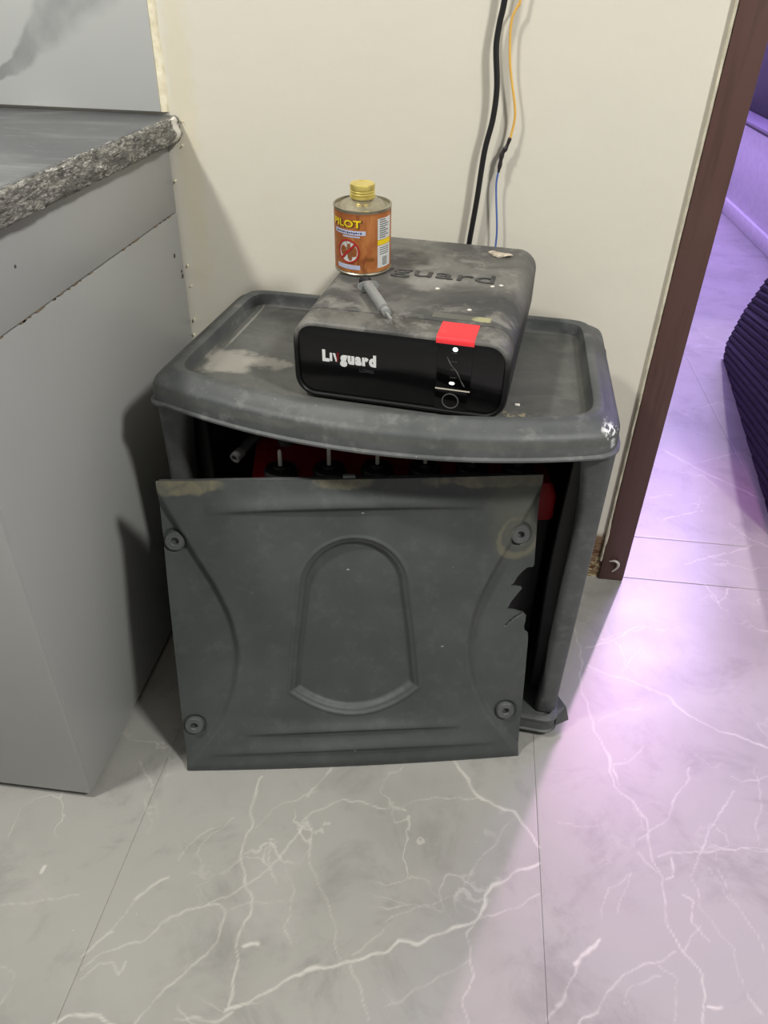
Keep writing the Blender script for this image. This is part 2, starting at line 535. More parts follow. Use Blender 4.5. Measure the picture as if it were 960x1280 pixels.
XJ = [-2.222, -1.622, -1.020, -0.418, 0.180, 0.780, 1.380, 1.980, 2.580]
for i in range(len(XJ) - 1):
    vis = i in (2, 3, 4)
    floor_tile(XJ[i], XJ[i + 1], 0.12, 1.32, 0.0026 if vis else 0.05)
    floor_tile(XJ[i], XJ[i + 1], -1.08, 0.12, 0.05)
for i in range(4, 8):
    floor_tile(XJ[i], XJ[i + 1], 1.321, 1.476, 0.004 if i == 4 else 0.03)
    for k in range(4):
        floor_tile(XJ[i], XJ[i + 1], 1.477 + 1.2 * k, 1.477 + 1.2 * (k + 1), 0.004 if (i < 6 and k < 1) else 0.05)

# ------------------------------------------------------------------ kitchen counter on the left
cb = Mat('grey_cabinet_laminate', (151, 152, 150), 0.32, 0, 0.45)
cb.mix(cb.mul(cb.ramp(cb.noise(3, 4), 0.4, 0.7), 0.25), (143, 144, 143))
cb.mix(cb.mul(cb.ramp(cb.noise(70, 3), 0.76, 0.8), 0.5), (90, 88, 84))
cb.mix(cb.mul(cb.blob((0, 0.18, 0.718), (None, 0.06, 0.006), 0.5, 60, 0.4), 0.6), (140, 108, 74))
CAB = cb.done()
CX, CY = -0.507, 0.647
cab = empty('kitchen_cabinet', (-0.8, 0.98, 0))
tag(cab, 'grey laminate kitchen base cabinet with chipped edges under the stone worktop', 'cabinet')


def part(mb, name, mat, parent, sharp=35):
    o = mb.build(name, mat, parent, sharp)
    bpy.context.view_layer.update()
    o.matrix_parent_inverse = parent.matrix_world.inverted()
    return o


part(MB().box(-1.40, CX - 0.020, CY + 0.020, WY - 0.004, 0.02, 0.822), 'carcass', CAB, cab)
part(MB().box(CX - 0.019, CX, CY + 0.006, WY - 0.006, 0.7165, 0.824, 0.0012), 'apron_panel', CAB, cab)
part(MB().box(CX - 0.019, CX, CY + 0.006, WY - 0.006, 0.012, 0.7145, 0.0012), 'side_panel', CAB, cab)
part(MB().box(-1.40, CX - 0.001, CY, CY + 0.019, 0.012, 0.822, 0.003), 'front_panel', CAB, cab)
sh = MB()
for i in range(34):
    y = random.uniform(0.66, 1.28)
    l = random.uniform(0.002, 0.011)
    sh.box(CX - 0.004, CX + 0.0003, y, y + l, 0.7150 - random.uniform(0, .0009), 0.7160 + random.uniform(0, .0009))
part(sh, 'chipped_seam', simple('bare_board', (112, 98, 80), 0.8), cab)['kind'] = 'stuff'
NAIL = simple('nail_hole_dark', (70, 66, 62), 0.7)
for y, z, s in ((1.272, 0.651, 0.004), (1.297, 0.608, 0.0045), (1.296, 0.617, 0.003), (0.80, 0.776, 0.002)):
    nh = MB().lathe([(s, 0), (s, 0.0008), (s * 0.4, 0.0014)], 9, Matrix.Translation((CX - 0.0003, y, z)) @ Matrix.Rotation(PI / 2, 4, 'Y'))
    part(nh, 'nail_hole', NAIL, cab)
part(MB().box(-1.40, CX - 0.05, CY + 0.05, WY - 0.05, 0.0, 0.02), 'plinth', simple('plinth_dark', (60, 56, 50), 0.8), cab)

gm = Mat('black_stone_worktop', (82, 84, 86), 0.30, 0, 0.5)
gm.mix(gm.ramp(gm.noise(9, 6, 0.6, 0.8, (0.6, 1.6, 1)), 0.45, 0.75), (112, 114, 114))
gm.mix(gm.mul(gm.ramp(gm.noise(50, 6, 0.7, 1.0, (0.6, 1.3, 1)), 0.55, 0.7), 0.6), (132, 134, 132))
GTOP = gm.done()
ge = Mat('broken_stone_edge', (96, 95, 90), 0.7, 0, 0.35)
ge.mix(ge.ramp(ge.noise(150, 6, 0.8, 0.8, (1, 0.30, 1.5)), 0.48, 0.58), (158, 156, 148))
ge.mix(ge.ramp(ge.noise(190, 6, 0.8, 0.6, (1, 0.25, 2.2)), 0.56, 0.66), (212, 209, 200))
ge.mix(ge.mul(ge.ramp(ge.noise(130, 6, 0.8, 0.6, (1, 0.35, 1.6), (4, 4, 4)), 0.51, 0.60), 0.85), (52, 51, 48))
ge.mix(ge.blob((0, 1.292, 0.848), (None, 0.012, 0.03), 0.4, 60, 0.25), (214, 210, 200))
ge.bump(ge.noise(70, 6, 0.7), 0.6, 0.004)
GEDGE = ge.done()
wt = empty('stone_worktop', (-0.9, 0.97, 0.826))
tag(wt, 'black stone kitchen worktop with a rough grey and white broken edge', 'worktop')
part(MB().box(-1.40, -0.489, 0.628, WY - 0.002, 0.8262, 0.8635, 0.0012), 'slab', GTOP, wt)
bm = bmesh.new()
NY, NZ = 150, 12
rows = []
for i in range(NY + 1):
    y = 0.627 + (WY - 0.003 - 0.627) * i / NY
    r = []
    for j in range(NZ + 1):
        f = j / NZ
        z = 0.8258 + 0.038 * f
        k = min(f, 1 - f)
        x = -0.4865 + 0.0035 * math.sin(PI * f) + random.uniform(-0.0014, 0.0014) + (0.002 * math.sin(40 * y) * math.sin(9 * f + y * 23) if 0 < j < NZ else 0)
        if j in (0, NZ):
            x -= 0.003 + random.uniform(0, 0.002)
        r.append(bm.verts.new((x, y, z + (random.uniform(-0.001, 0.0003) if j == NZ else 0))))
    rows.append(r)
for i in range(NY):
    for j in range(NZ):
        bm.faces.new((rows[i][j], rows[i + 1][j], rows[i + 1][j + 1], rows[i][j + 1]))
back = []
for i in (0, NY):
    back.append((bm.verts.new((-0.492, rows[i][0].co.y, 0.8258)), bm.verts.new((-0.492, rows[i][0].co.y, 0.8638))))
bm.faces.new([back[0][0], back[1][0]] + [rows[i][0] for i in range(NY, -1, -1)])
bm.faces.new([back[1][1], back[0][1]] + [rows[i][NZ] for i in range(NY + 1)])
part(MB().bm(bm), 'broken_edge', GEDGE, wt, 60)

# ------------------------------------------------------------------ plastic of trolley and panel
def plastic(name, dust=0.5, extra=None, base=(67, 70, 70)):
    m = Mat(name, base, 0.5, 0, 0.35)
    n1 = m.noise(7, 6, 0.65)
    m.mix(m.mul(m.ramp(n1, 0.35, 0.7), dust), (104, 106, 105))
    m.mix(m.mul(m.ramp(m.noise(38, 5, 0.7), 0.5, 0.72), dust * 0.7), (122, 122, 118))
    m.mix(m.mul(m.ramp(m.noise(160, 2, 0.5), 0.74, 0.8), dust), (168, 166, 160))
    if extra:
        extra(m)
    m.rough_to(n1, 0.42, 0.62)
    m.bump(m.noise(300, 2), 0.06, 0.0006)
    return m.done()


TR_YAW = R(-4.8)
trolley = empty('battery_trolley', (-0.43, 0.915, 0), (0, 0, TR_YAW))
tag(trolley, 'dark grey plastic battery trolley with open front and dusty tray lid', 'trolley')


def lid_extra(m):
    # tray floor: older, browner dust; a big pale smear on the left; scratch line
    tray = m.math('MULTIPLY', m.ramp(m.axis(2), 0.584, 0.580), m.ramp(m.axis(2), 0.570, 0.574))
    m.mix(m.mul(tray, 0.6), (72, 73, 70))
    m.mix(m.mul(m.mul(tray, m.ramp(m.noise(11, 6, 0.7, 1.2), 0.40, 0.65)), 0.6), (96, 96, 91))
    m.mix(m.mul(m.mul(tray, m.blob((0.075, 0.118, 0.578), (0.045, 0.038, None), 0.6, 30, 0.35)), 0.75), (146, 143, 134))
    m.mix(m.mul(m.mul(tray, m.blob((0.130, 0.122, 0.578), (0.035, 0.016, None), 0.6, 40, 0.35)), 0.7), (142, 139, 130))
    m.mix(m.mul(m.mul(tray, m.blob((0.053, 0.255, 0.578), (0.0016, 0.09, None), 0.5, 30, 0.5)), 0.6), (142, 140, 132))
    m.mix(m.mul(m.mul(tray, m.blob((0.53, 0.035, 0.578), (0.08, 0.02, None), 0.7, 60, 0.5)), m.ramp(m.noise(150, 4), 0.5, 0.62)), (150, 140, 112))
    m.mix(m.mul(m.blob((0.628, 0.018, 0.592), (0.010, 0.016, 0.02), 0.8, 60, 0.4), m.ramp(m.noise(200, 3, stretch=(1, 0.3, 1)), 0.5, 0.55)), (206, 208, 206))


PL_LID = plastic('trolley_lid_plastic', 0.55, lid_extra)
PL = plastic('trolley_plastic', 0.35)
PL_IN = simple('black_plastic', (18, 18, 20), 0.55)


def lid_outline(n_front=40, n_c=8):
    """outline of the lid, counter-clockwise from front left, bowed front"""
    W, D, B, rc, rb = 0.652, 0.392, 0.070, 0.055, 0.035
    x0 = -0.004
    pts = []
    # bowed front from left to right
    for i in range(n_front + 1):
        s = i / n_front
        x = x0 + rc * 0.55 + (W - 1.1 * rc) * s
        q = (x - x0) / W * 2 - 1
        pts.append((x, 0.004 - B * (1 - q * q)))
    fr = pts[-1]
    fl_ = pts[0]

    def corner(a, b, c):
        out = []
        for i in range(1, n_c):
            t = i / n_c
            out.append(((1 - t) ** 2 * a[0] + 2 * t * (1 - t) * b[0] + t * t * c[0], (1 - t) ** 2 * a[1] + 2 * t * (1 - t) * b[1] + t * t * c[1]))
        return out
    xr, xl = x0 + W, x0
    a = (xr, 0.040)
    sl = (pts[-1][1] - pts[-2][1]) / (pts[-1][0] - pts[-2][0])
    pts += corner(fr, (xr, fr[1] + sl * (xr - fr[0])), a)
    pts.append(a)
    br0 = (xr - 0.014, D - rb)
    for i in range(1, 6):
        t = i / 6
        pts.append((a[0] + (br0[0] - a[0]) * t, a[1] + (br0[1] - a[1]) * t))
    pts.append(br0)
    pts += corner(br0, (xr - 0.016, D), (xr - 0.016 - rb, D))
    for i in range(0, 13):
        t = i / 12
        pts.append((xr - 0.016 - rb + (xl + rb - (xr - 0.016 - rb)) * t, D))
    pts += corner((xl + rb, D), (xl, D), (xl, D - rb))
    for i in range(0, 7):
        t = i / 6
        pts.append((xl, D - rb + (0.040 - D + rb) * t))
    pts += corner((xl, 0.040), (xl, fl_[1] - sl * (xl - fl_[0]) * -1), fl_)
    return pts


def inset(pts, d):
    n = len(pts)
    out = []
    for i in range(n):
        a, b = Vector(pts[i - 1]), Vector(pts[(i + 1) % n])
        t = (b - a).normalized()
        out.append((pts[i][0] - t.y * d, pts[i][1] + t.x * d))
    return out


OUT = lid_outline()


def resample(pts, n):
    P = [Vector(p) for p in pts] + [Vector(pts[0])]
    L = [0]
    for a, b in zip(P[:-1], P[1:]):
        L.append(L[-1] + (b - a).length)
    out, j = [], 0
    for i in range(n):
        s = L[-1] * i / n
        while L[j + 1] < s:
            j += 1
        t = (s - L[j]) / (L[j + 1] - L[j] + 1e-12)
        out.append(tuple(P[j].lerp(P[j + 1], t)))
    return out


OUT = resample(OUT, 180)
CEN = Vector((0.322, 0.175))


def scaled_inset(d):
    """inset that keeps its corners rounded"""
    p = OUT
    k = max(1, int(abs(d) / 0.004))
    for _ in range(k):
        p = inset(p, d / k)
        p = resample(p, 180)
        q = []
        for i in range(180):
            q.append(((p[i - 1][0] + 2 * p[i][0] + p[(i + 1) % 180][0]) / 4, (p[i - 1][1] + 2 * p[i][1] + p[(i + 1) % 180][1]) / 4))
        p = q
    # keep the loops aligned with the outline by angle from the centre
    return p


def by_angle(p):
    out = []
    A = [math.atan2((q[1] - CEN.y) * 1.7, q[0] - CEN.x) for q in p]
    ref = [math.atan2((q[1] - CEN.y) * 1.7, q[0] - CEN.x) for q in OUT]
    order = sorted(range(len(p)), key=lambda i: A[i])
    As = np.array([A[i] for i in order])
    Px = np.array([p[i][0] for i in order])
    Py = np.array([p[i][1] for i in order])
    As3 = np.concatenate([As - 2 * PI, As, As + 2 * PI])
    x = np.interp(ref, As3, np.tile(Px, 3))
    y = np.interp(ref, As3, np.tile(Py, 3))
    return list(zip(x, y))


def lp(d, z, dz=None):
    p = by_angle(scaled_inset(d)) if d > 0.0005 else OUT
    return [(x, y, z) for x, y in p]


prof = [(0.010, 0.572), (0.006, 0.556), (0.002, 0.5545), (0.0, 0.556), (0.0, 0.5585), (0.0035, 0.561), (0.0045, 0.582),
        (0.007, 0.587), (0.013, 0.591), (0.024, 0.597), (0.027, 0.6005), (0.030, 0.6015), (0.037, 0.6015), (0.040, 0.5995),
        (0.0415, 0.594), (0.043, 0.582), (0.046, 0.579), (0.056, 0.5785), (0.058, 0.5770), (0.064, 0.5770)]
mb = MB()
mb.loft([lp(d, z) for d, z in prof], True, True)
mb.build('lid', PL_LID, trolley, 40)


def rrect(x0, x1, y0, y1, r, n=6):
    pts = []
    for cx, cy, a0 in ((x1 - r, y0 + r, -90), (x1 - r, y1 - r, 0), (x0 + r, y1 - r, 90), (x0 + r, y0 + r, 180)):
        for i in range(n + 1):
            a = R(a0 + 90 * i / n)
            pts.append((cx + r * math.cos(a), cy + r * math.sin(a)))
    return pts


def side(xo, s):
    """side wall with a rounded front column; s=+1 wall faces right, -1 faces left. xo: outer face"""
    m = MB()
    x1, x2 = sorted((xo, xo - s * 0.010))
    m.box(x1, x2, 0.03, 0.365, 0.040, 0.5565, 0.002)
    loops = []
    for i in range(13):
        f = i / 12
        z = 0.040 + (0.5565 - 0.040) * f
        lean = -0.016 * f + 0.022
        w = 0.030 + 0.016 * max(0, (f - 0.72) / 0.28) ** 2 + 0.004 * max(0, (0.12 - f) / 0.12)
        a, b = sorted((xo + s * 0.001, xo - s * w))
        loops.append([(px, py, z) for px, py in rrect(a, b, lean, lean + 0.042, 0.010, 4)])
    m.loft(loops)
    return m


side(0.641, 1).build('side_wall', PL, trolley)
side(0.006, -1).build('side_wall', PL, trolley)
# second, inner flange behind each column
for xo, s in ((0.600, 1), (0.047, -1)):
    m = MB()
    loops = []
    for i in range(13):
        f = i / 12
        z = 0.05 + 0.5 * f
        w = 0.004 + 0.006 * math.sin(PI * f) ** 2
        a, b = sorted((xo + s * 0.03, xo - s * w))
        loops.append([(px, py, z) for px, py in rrect(a, b, 0.066, 0.080, 0.004, 3)])
    m.loft(loops)
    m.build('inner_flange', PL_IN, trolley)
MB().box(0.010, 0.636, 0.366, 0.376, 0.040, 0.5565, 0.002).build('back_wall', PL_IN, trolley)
b = MB()
b.loft([[(x, y, z) for x, y in rrect(0.0 + i, 0.648 - i, -0.002 + i, 0.384 - i, 0.022, 6)] for i, z in
        ((0.006, 0.012), (0.001, 0.013), (0.0, 0.016), (0.003, 0.018), (0.003, 0.038), (0.001, 0.0395), (0.001, 0.0435), (0.004, 0.045), (0.010, 0.045), (0.012, 0.036))])
b.build('base_tray', PL, trolley)
fin = MB()
fin.add([(0.646, 0.018, 0.014), (0.668, 0.030, 0.022), (0.646, 0.060, 0.014), (0.646, 0.016, 0.044), (0.660, 0.036, 0.046), (0.646, 0.060, 0.044)],
        [(0, 1, 4, 3), (1, 2, 5, 4), (3, 4, 5), (0, 2, 1), (0, 3, 5, 2)])
fin.build('broken_corner_lug', PL, trolley)
for x, y in ((0.06, 0.05), (0.585, 0.05), (0.06, 0.33), (0.585, 0.33)):
    MB().lathe([(0.030, 0.0), (0.032, 0.003), (0.032, 0.010), (0.028, 0.0135)], 20, Matrix.Translation((x, y, 0))).build('foot', PL_IN, trolley)

# paint chip lying on the tray
c = MB().box(-0.0035, 0.0035, -0.0025, 0.0025, 0, 0.0022, 0.0008)
chip = c.build('paint_chip', simple('white_paint', (226, 222, 212), 0.6))
chip.matrix_world = Matrix.Translation((-0.43, 0.915, 0)) @ Matrix.Rotation(TR_YAW, 4, 'Z') @ Matrix.Translation((0.508, 0.077, 0.5770))
tag(chip, 'small white paint chip lying on the tray lid right of the inverter', 'paint chip')

# ------------------------------------------------------------------ battery inside the trolley
PAN_YAW = R(10.967)
bat = empty('inverter_battery', (-0.2835, 0.8645, 0.045), (0, 0, PAN_YAW))
tag(bat, 'black battery with a red top and black vent plugs inside the trolley', 'battery')
BL_, BD_, BH_ = 0.452, 0.185, 0.408
bk = simple('black_battery_case', (16, 16, 18), 0.4)
red = Mat('red_battery_plastic', (122, 15, 22), 0.4, 0, 0.4)
red.mix(red.mul(red.ramp(red.noise(20, 4), 0.4, 0.7), 0.4), (98, 13, 20))
RED = red.done()
MB().box(0.004, BL_ - 0.004, 0.004, BD_ - 0.004, 0, BH_ - 0.062, 0.004).build('case', bk, bat)
m = MB()
m.loft([[(x, y, z) for x, y in rrect(i + j, BL_ - i - j * 0.2, i, BD_ - i, 0.008, 4)] for i, j, z in
        ((0.001, 0, BH_ - 0.062), (0, 0, BH_ - 0.060), (0, 0.0, BH_ - 0.022), (0.003, 0.012, BH_ - 0.006), (0.006, 0.018, BH_))])
m.build('red_cover', RED, bat)
vp = simple('vent_black', (14, 14, 15), 0.5)
vs_ = simple('float_stem', (176, 172, 160), 0.5)
for i in range(6):
    x = 0.046 + 0.0705 * i
    y = 0.040
    p = MB().lathe([(0.024, BH_ - 0.002), (0.024, BH_ + 0.010), (0.022, BH_ + 0.013), (0.010, BH_ + 0.014), (0.009, BH_ + 0.018), (0.004, BH_ + 0.018)], 20, Matrix.Translation((x, y, 0)))
    p = p.build('vent_plug', vp, bat)
    st = MB().lathe([(0.0030, BH_ + 0.016), (0.0030, BH_ + 0.040 + 0.004 * (i % 2)), (0.0018, BH_ + 0.044 + 0.004 * (i % 2))], 10, Matrix.Translation((x, y, 0)))
    st.build('float_stem', vs_, p)
MB().lathe([(0.013, BH_ - 0.002), (0.013, BH_ + 0.022), (0.008, BH_ + 0.022), (0.008, BH_ + 0.034)], 16, Matrix.Translation((0.05, 0.135, 0))).build('terminal_post', simple('lead_grey', (92, 92, 94), 0.4, 0.6), bat)
cbm = MB().tube([(0.055, 0.135, BH_ + 0.030), (0.045, 0.120, BH_ + 0.046), (0.020, 0.085, BH_ + 0.052), (-0.014, 0.030, BH_ + 0.040)], 0.0065, 14)
cbl = cbm.build('battery_cable', simple('grey_cable', (44, 44, 46), 0.5), bat)
endm = Matrix.Translation((-0.0145, 0.0292, BH_ + 0.0398)) @ Vector((-0.034, -0.055, -0.012)).to_track_quat('Z', 'Y').to_matrix().to_4x4()
MB().lathe([(0.0078, -0.012), (0.0078, 0.004), (0.0046, 0.004), (0.0046, -0.009)], 16, endm).build('cable_lug', simple('tinned_lug', (78, 77, 76), 0.5, 0.2), cbl)

# ------------------------------------------------------------------ the detached front panel leaning on the battery
PW, PH = 0.541, 0.495
pan = empty('trolley_front_panel', (-0.377, 0.711, 0.0005), Euler((R(-13.977), 0, PAN_YAW), 'XYZ'))
tag(pan, 'loose dark grey plastic front panel with arched recess and torn right edge, leaning', 'panel')
STEP = 0.0018
nu, nw = int(PW / STEP), int(PH / STEP)
us, ws = np.linspace(0, PW, nu + 1), np.linspace(0, PH, nw + 1)
Ug, Wg = np.meshgrid(us, ws)


def sstep(e0, e1, x):
    t = np.clip((x - e0) / (e1 - e0), 0, 1)
    return t * t * (3 - 2 * t)


def smooth_curve(wp, up):
    w = np.linspace(-0.02, PH + 0.02, 400)
    u = np.interp(w, wp, up)
    k = np.ones(31) / 31
    return w, np.convolve(np.pad(u, 15, mode='edge'), k, 'valid')


lw, lu = smooth_curve([-0.02, 0.0, 0.056, 0.093, 0.158, 0.222, 0.284, 0.337, 0.395, 0.454, 0.49], [-0.012, -0.002, 0.036, 0.065, 0.090, 0.100, 0.091, 0.0705, 0.0415, 0.014, -0.004])


def poly_sd(px, py, poly):
    d = np.full(px.shape, 9.0)
    ins = np.zeros(px.shape, bool)
    for (ax, ay), (bx, by) in zip(poly, poly[1:] + poly[:1]):
        dx, dy = bx - ax, by - ay
        t = np.clip(((px - ax) * dx + (py - ay) * dy) / (dx * dx + dy * dy + 1e-15), 0, 1)
        d = np.minimum(d, np.hypot(px - ax - t * dx, py - ay - t * dy))
        if abs(dy) > 1e-12:
            ins ^= ((ay > py) != (by > py)) & (px < dx * (py - ay) / dy + ax)
    return np.where(ins, -d, d)


arch = []
for i in range(25):
    a = PI * i / 24
    arch.append((0.270 + 0.079 * math.cos(a), 0.322 + 0.083 * math.sin(a)))
arch += [(0.180, 0.24), (0.1715, 0.152)]
for i in range(1, 12):
    s = i / 12
    arch.append((0.1715 + 0.197 * s, 0.152 - 0.044 * 4 * s * (1 - s)))
arch += [(0.3685, 0.152), (0.360, 0.24)]
BOSS = [(0.0165, 0.4031), (0.5160, 0.4005), (0.0178, 0.0877), (0.5140, 0.0915)]


def panel_h(U_, W_):
    h = 0.010 * (1 - (2 * U_ / PW - 1) ** 2) * 0.6
    for s in (0, 1):
        uu = U_ if s == 0 else PW - U_
        d = np.interp(W_, lw, lu) - uu
        h = h - 0.0105 * sstep(-0.0015, 0.013, d) + 0.005 * sstep(0.02, 0.09, d)
    sd = poly_sd(U_, W_, arch)
    h = h - 0.0025 * sstep(0.0012, -0.0025, sd) - 0.0085 * sstep(-0.0030, -0.0128, sd) + 0.0016 * np.exp(-((sd - 0.003) / 0.002) ** 2)
    for wc, half, amp, sg in ((0.450, 0.205, 0.0085, 0.0085), (0.0730, 0.175, 0.0070, 0.0065), (0.037, 0.235, 0.0070, 0.0080)):
        q = np.clip(1 - ((U_ - 0.268) / half) ** 2, 0, 1)
        x = W_ - wc - 0.006 * q
        h = h + amp * q ** 0.8 * np.where(x > 0, np.exp(-(x / (sg * 1.7)) ** 2), np.exp(-(x / (sg * 0.55)) ** 2))
    for bx, by in BOSS:
        r = np.hypot(U_ - bx, W_ - by)
        h = h - 0.003 * sstep(0.019, 0.0165, r)
    h = h - 0.006 * (1 - np.clip(W_ / 0.018, 0, 1)) ** 2
    return h


HOLE = [(0.560, 0.3476), (0.5313, 0.3466), (0.5268, 0.3424), (0.5211, 0.3363), (0.5165, 0.3300), (0.5130, 0.3225), (0.5085, 0.3160), (0.5150, 0.3160), (0.5235, 0.3145),
        (0.5254, 0.3121), (0.5187, 0.3028), (0.5098, 0.2895), (0.5048, 0.2775), (0.5169, 0.2756), (0.5297, 0.271), (0.5351, 0.2652), (0.5338, 0.262), (0.5345, 0.2569), (0.5327, 0.2472),
        (0.5340, 0.2400), (0.5397, 0.2355), (0.5419, 0.2256), (0.560, 0.2256)]
pu, pw = Ug.ravel().copy(), Wg.ravel().copy()
sdh = poly_sd(pu, pw, HOLE)
near = np.nonzero(np.abs(sdh) < STEP * 0.72)[0]
for k in near:                        # snap grid points to the torn outline
    best, bd = None, 9
    for (ax, ay), (bx, by) in zip(HOLE, HOLE[1:] + HOLE[:1]):
        dx, dy = bx - ax, by - ay
        t = min(1, max(0, ((pu[k] - ax) * dx + (pw[k] - ay) * dy) / (dx * dx + dy * dy)))
        qx, qy = ax + t * dx, ay + t * dy
        d = math.hypot(pu[k] - qx, pw[k] - qy)
        if d < bd and qx <= PW:
            bd, best = d, (qx, qy)
    if best:
        pu[k], pw[k] = best
hh = panel_h(pu, pw)
crk = [(0.5297, 0.2705), (0.5178, 0.2631), (0.5100, 0.256), (0.5039, 0.2482)]
for a, b_ in zip(crk[:-1], crk[1:]):
    dx, dy = b_[0] - a[0], b_[1] - a[1]
    t = np.clip(((pu - a[0]) * dx + (pw - a[1]) * dy) / (dx * dx + dy * dy), 0, 1)
    hh = hh - 0.0035 * sstep(0.0016, 0.0003, np.hypot(pu - a[0] - t * dx, pw - a[1] - t * dy))
idx = np.arange((nu + 1) * (nw + 1)).reshape(nw + 1, nu + 1)
q = np.stack([idx[:-1, :-1], idx[:-1, 1:], idx[1:, 1:], idx[1:, :-1]], -1).reshape(-1, 4)
cu_, cw_ = pu[q].mean(1), pw[q].mean(1)
q = q[poly_sd(cu_, cw_, HOLE) > 0]


def pan_extra(m):
    olive = (112, 108, 88)
    for c, r, w in (((0.035, 0, 0.494), (0.058, None, 0.019), 0.3), ((0.258, 0, 0.496), (0.040, None, 0.016), 0.25),
                    ((0.505, 0, 0.490), (0.13, None, 0.012), 0.4)):
        k = m.blob(c, r, w, 30, 0.15)
        m.mix(m.mul(k, m.math('ADD', m.mul(m.ramp(m.noise(45, 5, 0.6, 1.0), 0.35, 0.65), 0.5), 0.35)), olive)
    ring = m.math('SUBTRACT', m.blob((0.512, 0, 0.395), (0.034, None, 0.034), 0.12, 30, 0.08), m.blob((0.514, 0, 0.399), (0.028, None, 0.029), 0.12, 30, 0.1), clamp=True)
    m.mix(m.mul(ring, 0.45), (126, 120, 96))
    m.mix(m.mul(m.blob((0.51, 0, 0.44), (0.045, None, 0.07), 0.3, 20, 0.5), 0.4), (92, 92, 78))
    for p in ((0.284, 0.4445), (0.262, 0.352), (0.405, 0.222), (0.27, 0.035)):
        m.mix(m.mul(m.blob((p[0], 0, p[1]), (0.0020, None, 0.0010), 0.5, 200, 0.3), 0.6), (170, 170, 164))


PL_PAN = plastic('front_panel_plastic', 0.16, pan_extra, (60, 64, 63))
m = MB()
m.add(np.stack([pu, -hh, pw], 1).tolist(), q.tolist())
bm = bmesh.new()
me_t = bpy.data.meshes.new('temporary')
me_t.from_pydata(m.v, [], m.f)
bm.from_mesh(me_t)
bpy.data.meshes.remove(me_t)
loose = [v for v in bm.verts if not v.link_faces]
bmesh.ops.delete(bm, geom=loose, context='VERTS')
ext = bmesh.ops.extrude_face_region(bm, geom=bm.faces[:])
for g in ext['geom']:
    if isinstance(g, bmesh.types.BMVert):
        g.co.y += 0.0032
MB().bm(bm).build('panel_sheet', PL_PAN, pan, 50)
MB().box(0.002, PW - 0.002, 0.002, 0.0135, PH - 0.0045, PH - 0.001, 0.001).build('top_flange', PL, pan)
MB().box(0.002, PW - 0.002, 0.006, 0.0135, 0.0, 0.004, 0.001).build('bottom_flange', PL, pan)
MB().box(0.256, 0.274, -0.002, 0.008, PH - 0.003, PH + 0.0045, 0.002).build('clip', simple('clip_grey', (104, 106, 104), 0.5), pan)
for bx, by in BOSS:
    y0 = -float(panel_h(np.array([bx]), np.array([by]))[0])
    mm = Matrix.Translation((bx, y0 + 0.002, by)) @ Matrix.Rotation(PI / 2, 4, 'X')
    MB().lathe([(0.0145, 0), (0.0145, 0.0085), (0.0132, 0.0105), (0.0065, 0.0105), (0.0052, 0.009), (0.0052, 0.0035)], 26, mm).build('boss', PL, pan, 40)

# ------------------------------------------------------------------ inverter standing on the lid
INV_ROT = Euler((R(3.42), 0, R(-7.27)), 'XYZ')
inv = empty('power_inverter', (-0.0794, 0.9102, 0.5786), INV_ROT)
tag(inv, 'black power inverter box with dusty top and red tape on its front edge', 'inverter')
IW, ID, IH, IR = 0.288, 0.350, 0.111, 0.030


def prof_xz(g, y, r=None, n=9, zb=0.0):
    return [(x, y, z) for x, z in rrect(-IW / 2 + g, IW / 2 - g, zb + g, IH - g, max(0.004, (r or IR) - g), n)]


def dusty(name, base, amt, extra=None):
    m = Mat(name, base, 0.5, 0, 0.35)
    up = m.ramp(m.axis(2), 0.070, 0.108)
    n1 = m.noise(6, 6, 0.65, 1.0, off=(1.3, 0.4, 0))
    m.mix(m.mul(m.mul(up, m.math('ADD', m.mul(m.ramp(n1, 0.36, 0.66), 0.75), 0.25)), amt), (108, 107, 102))
    m.mix(m.mul(m.mul(up, m.ramp(m.noise(28, 5, 0.7, 0.8), 0.48, 0.7)), amt * 0.7), (132, 130, 124))
    m.mix(m.mul(m.mul(up, m.ramp(m.noise(190, 2), 0.76, 0.8)), amt), (178, 174, 166))
    # wiped, darker swathe
    m.mix(m.mul(m.mul(up, m.blob((0.06, 0.125, 0.111), (0.085, 0.045, None), 0.6, 14, 0.5)), 0.55), (50, 50, 50))
    m.mix(m.mul(m.mul(up, m.blob((0.00, 0.165, 0.111), (0.035, 0.03, None), 0.6, 20, 0.4)), 0.45), (146, 144, 138))
    if extra:
        extra(m, up)
    m.bump(m.noise(260, 2), 0.08, 0.0006)
    return m.done()


def casing_extra(m, up):
    for p in ((0.020, 0.150), (0.105, 0.185), (0.094, 0.178), (0.075, 0.09)):
        m.mix(m.mul(up, m.blob((p[0], p[1], 0.111), (0.003, 0.003, None), 0.4, 200, 0.3)), (206, 202, 192))


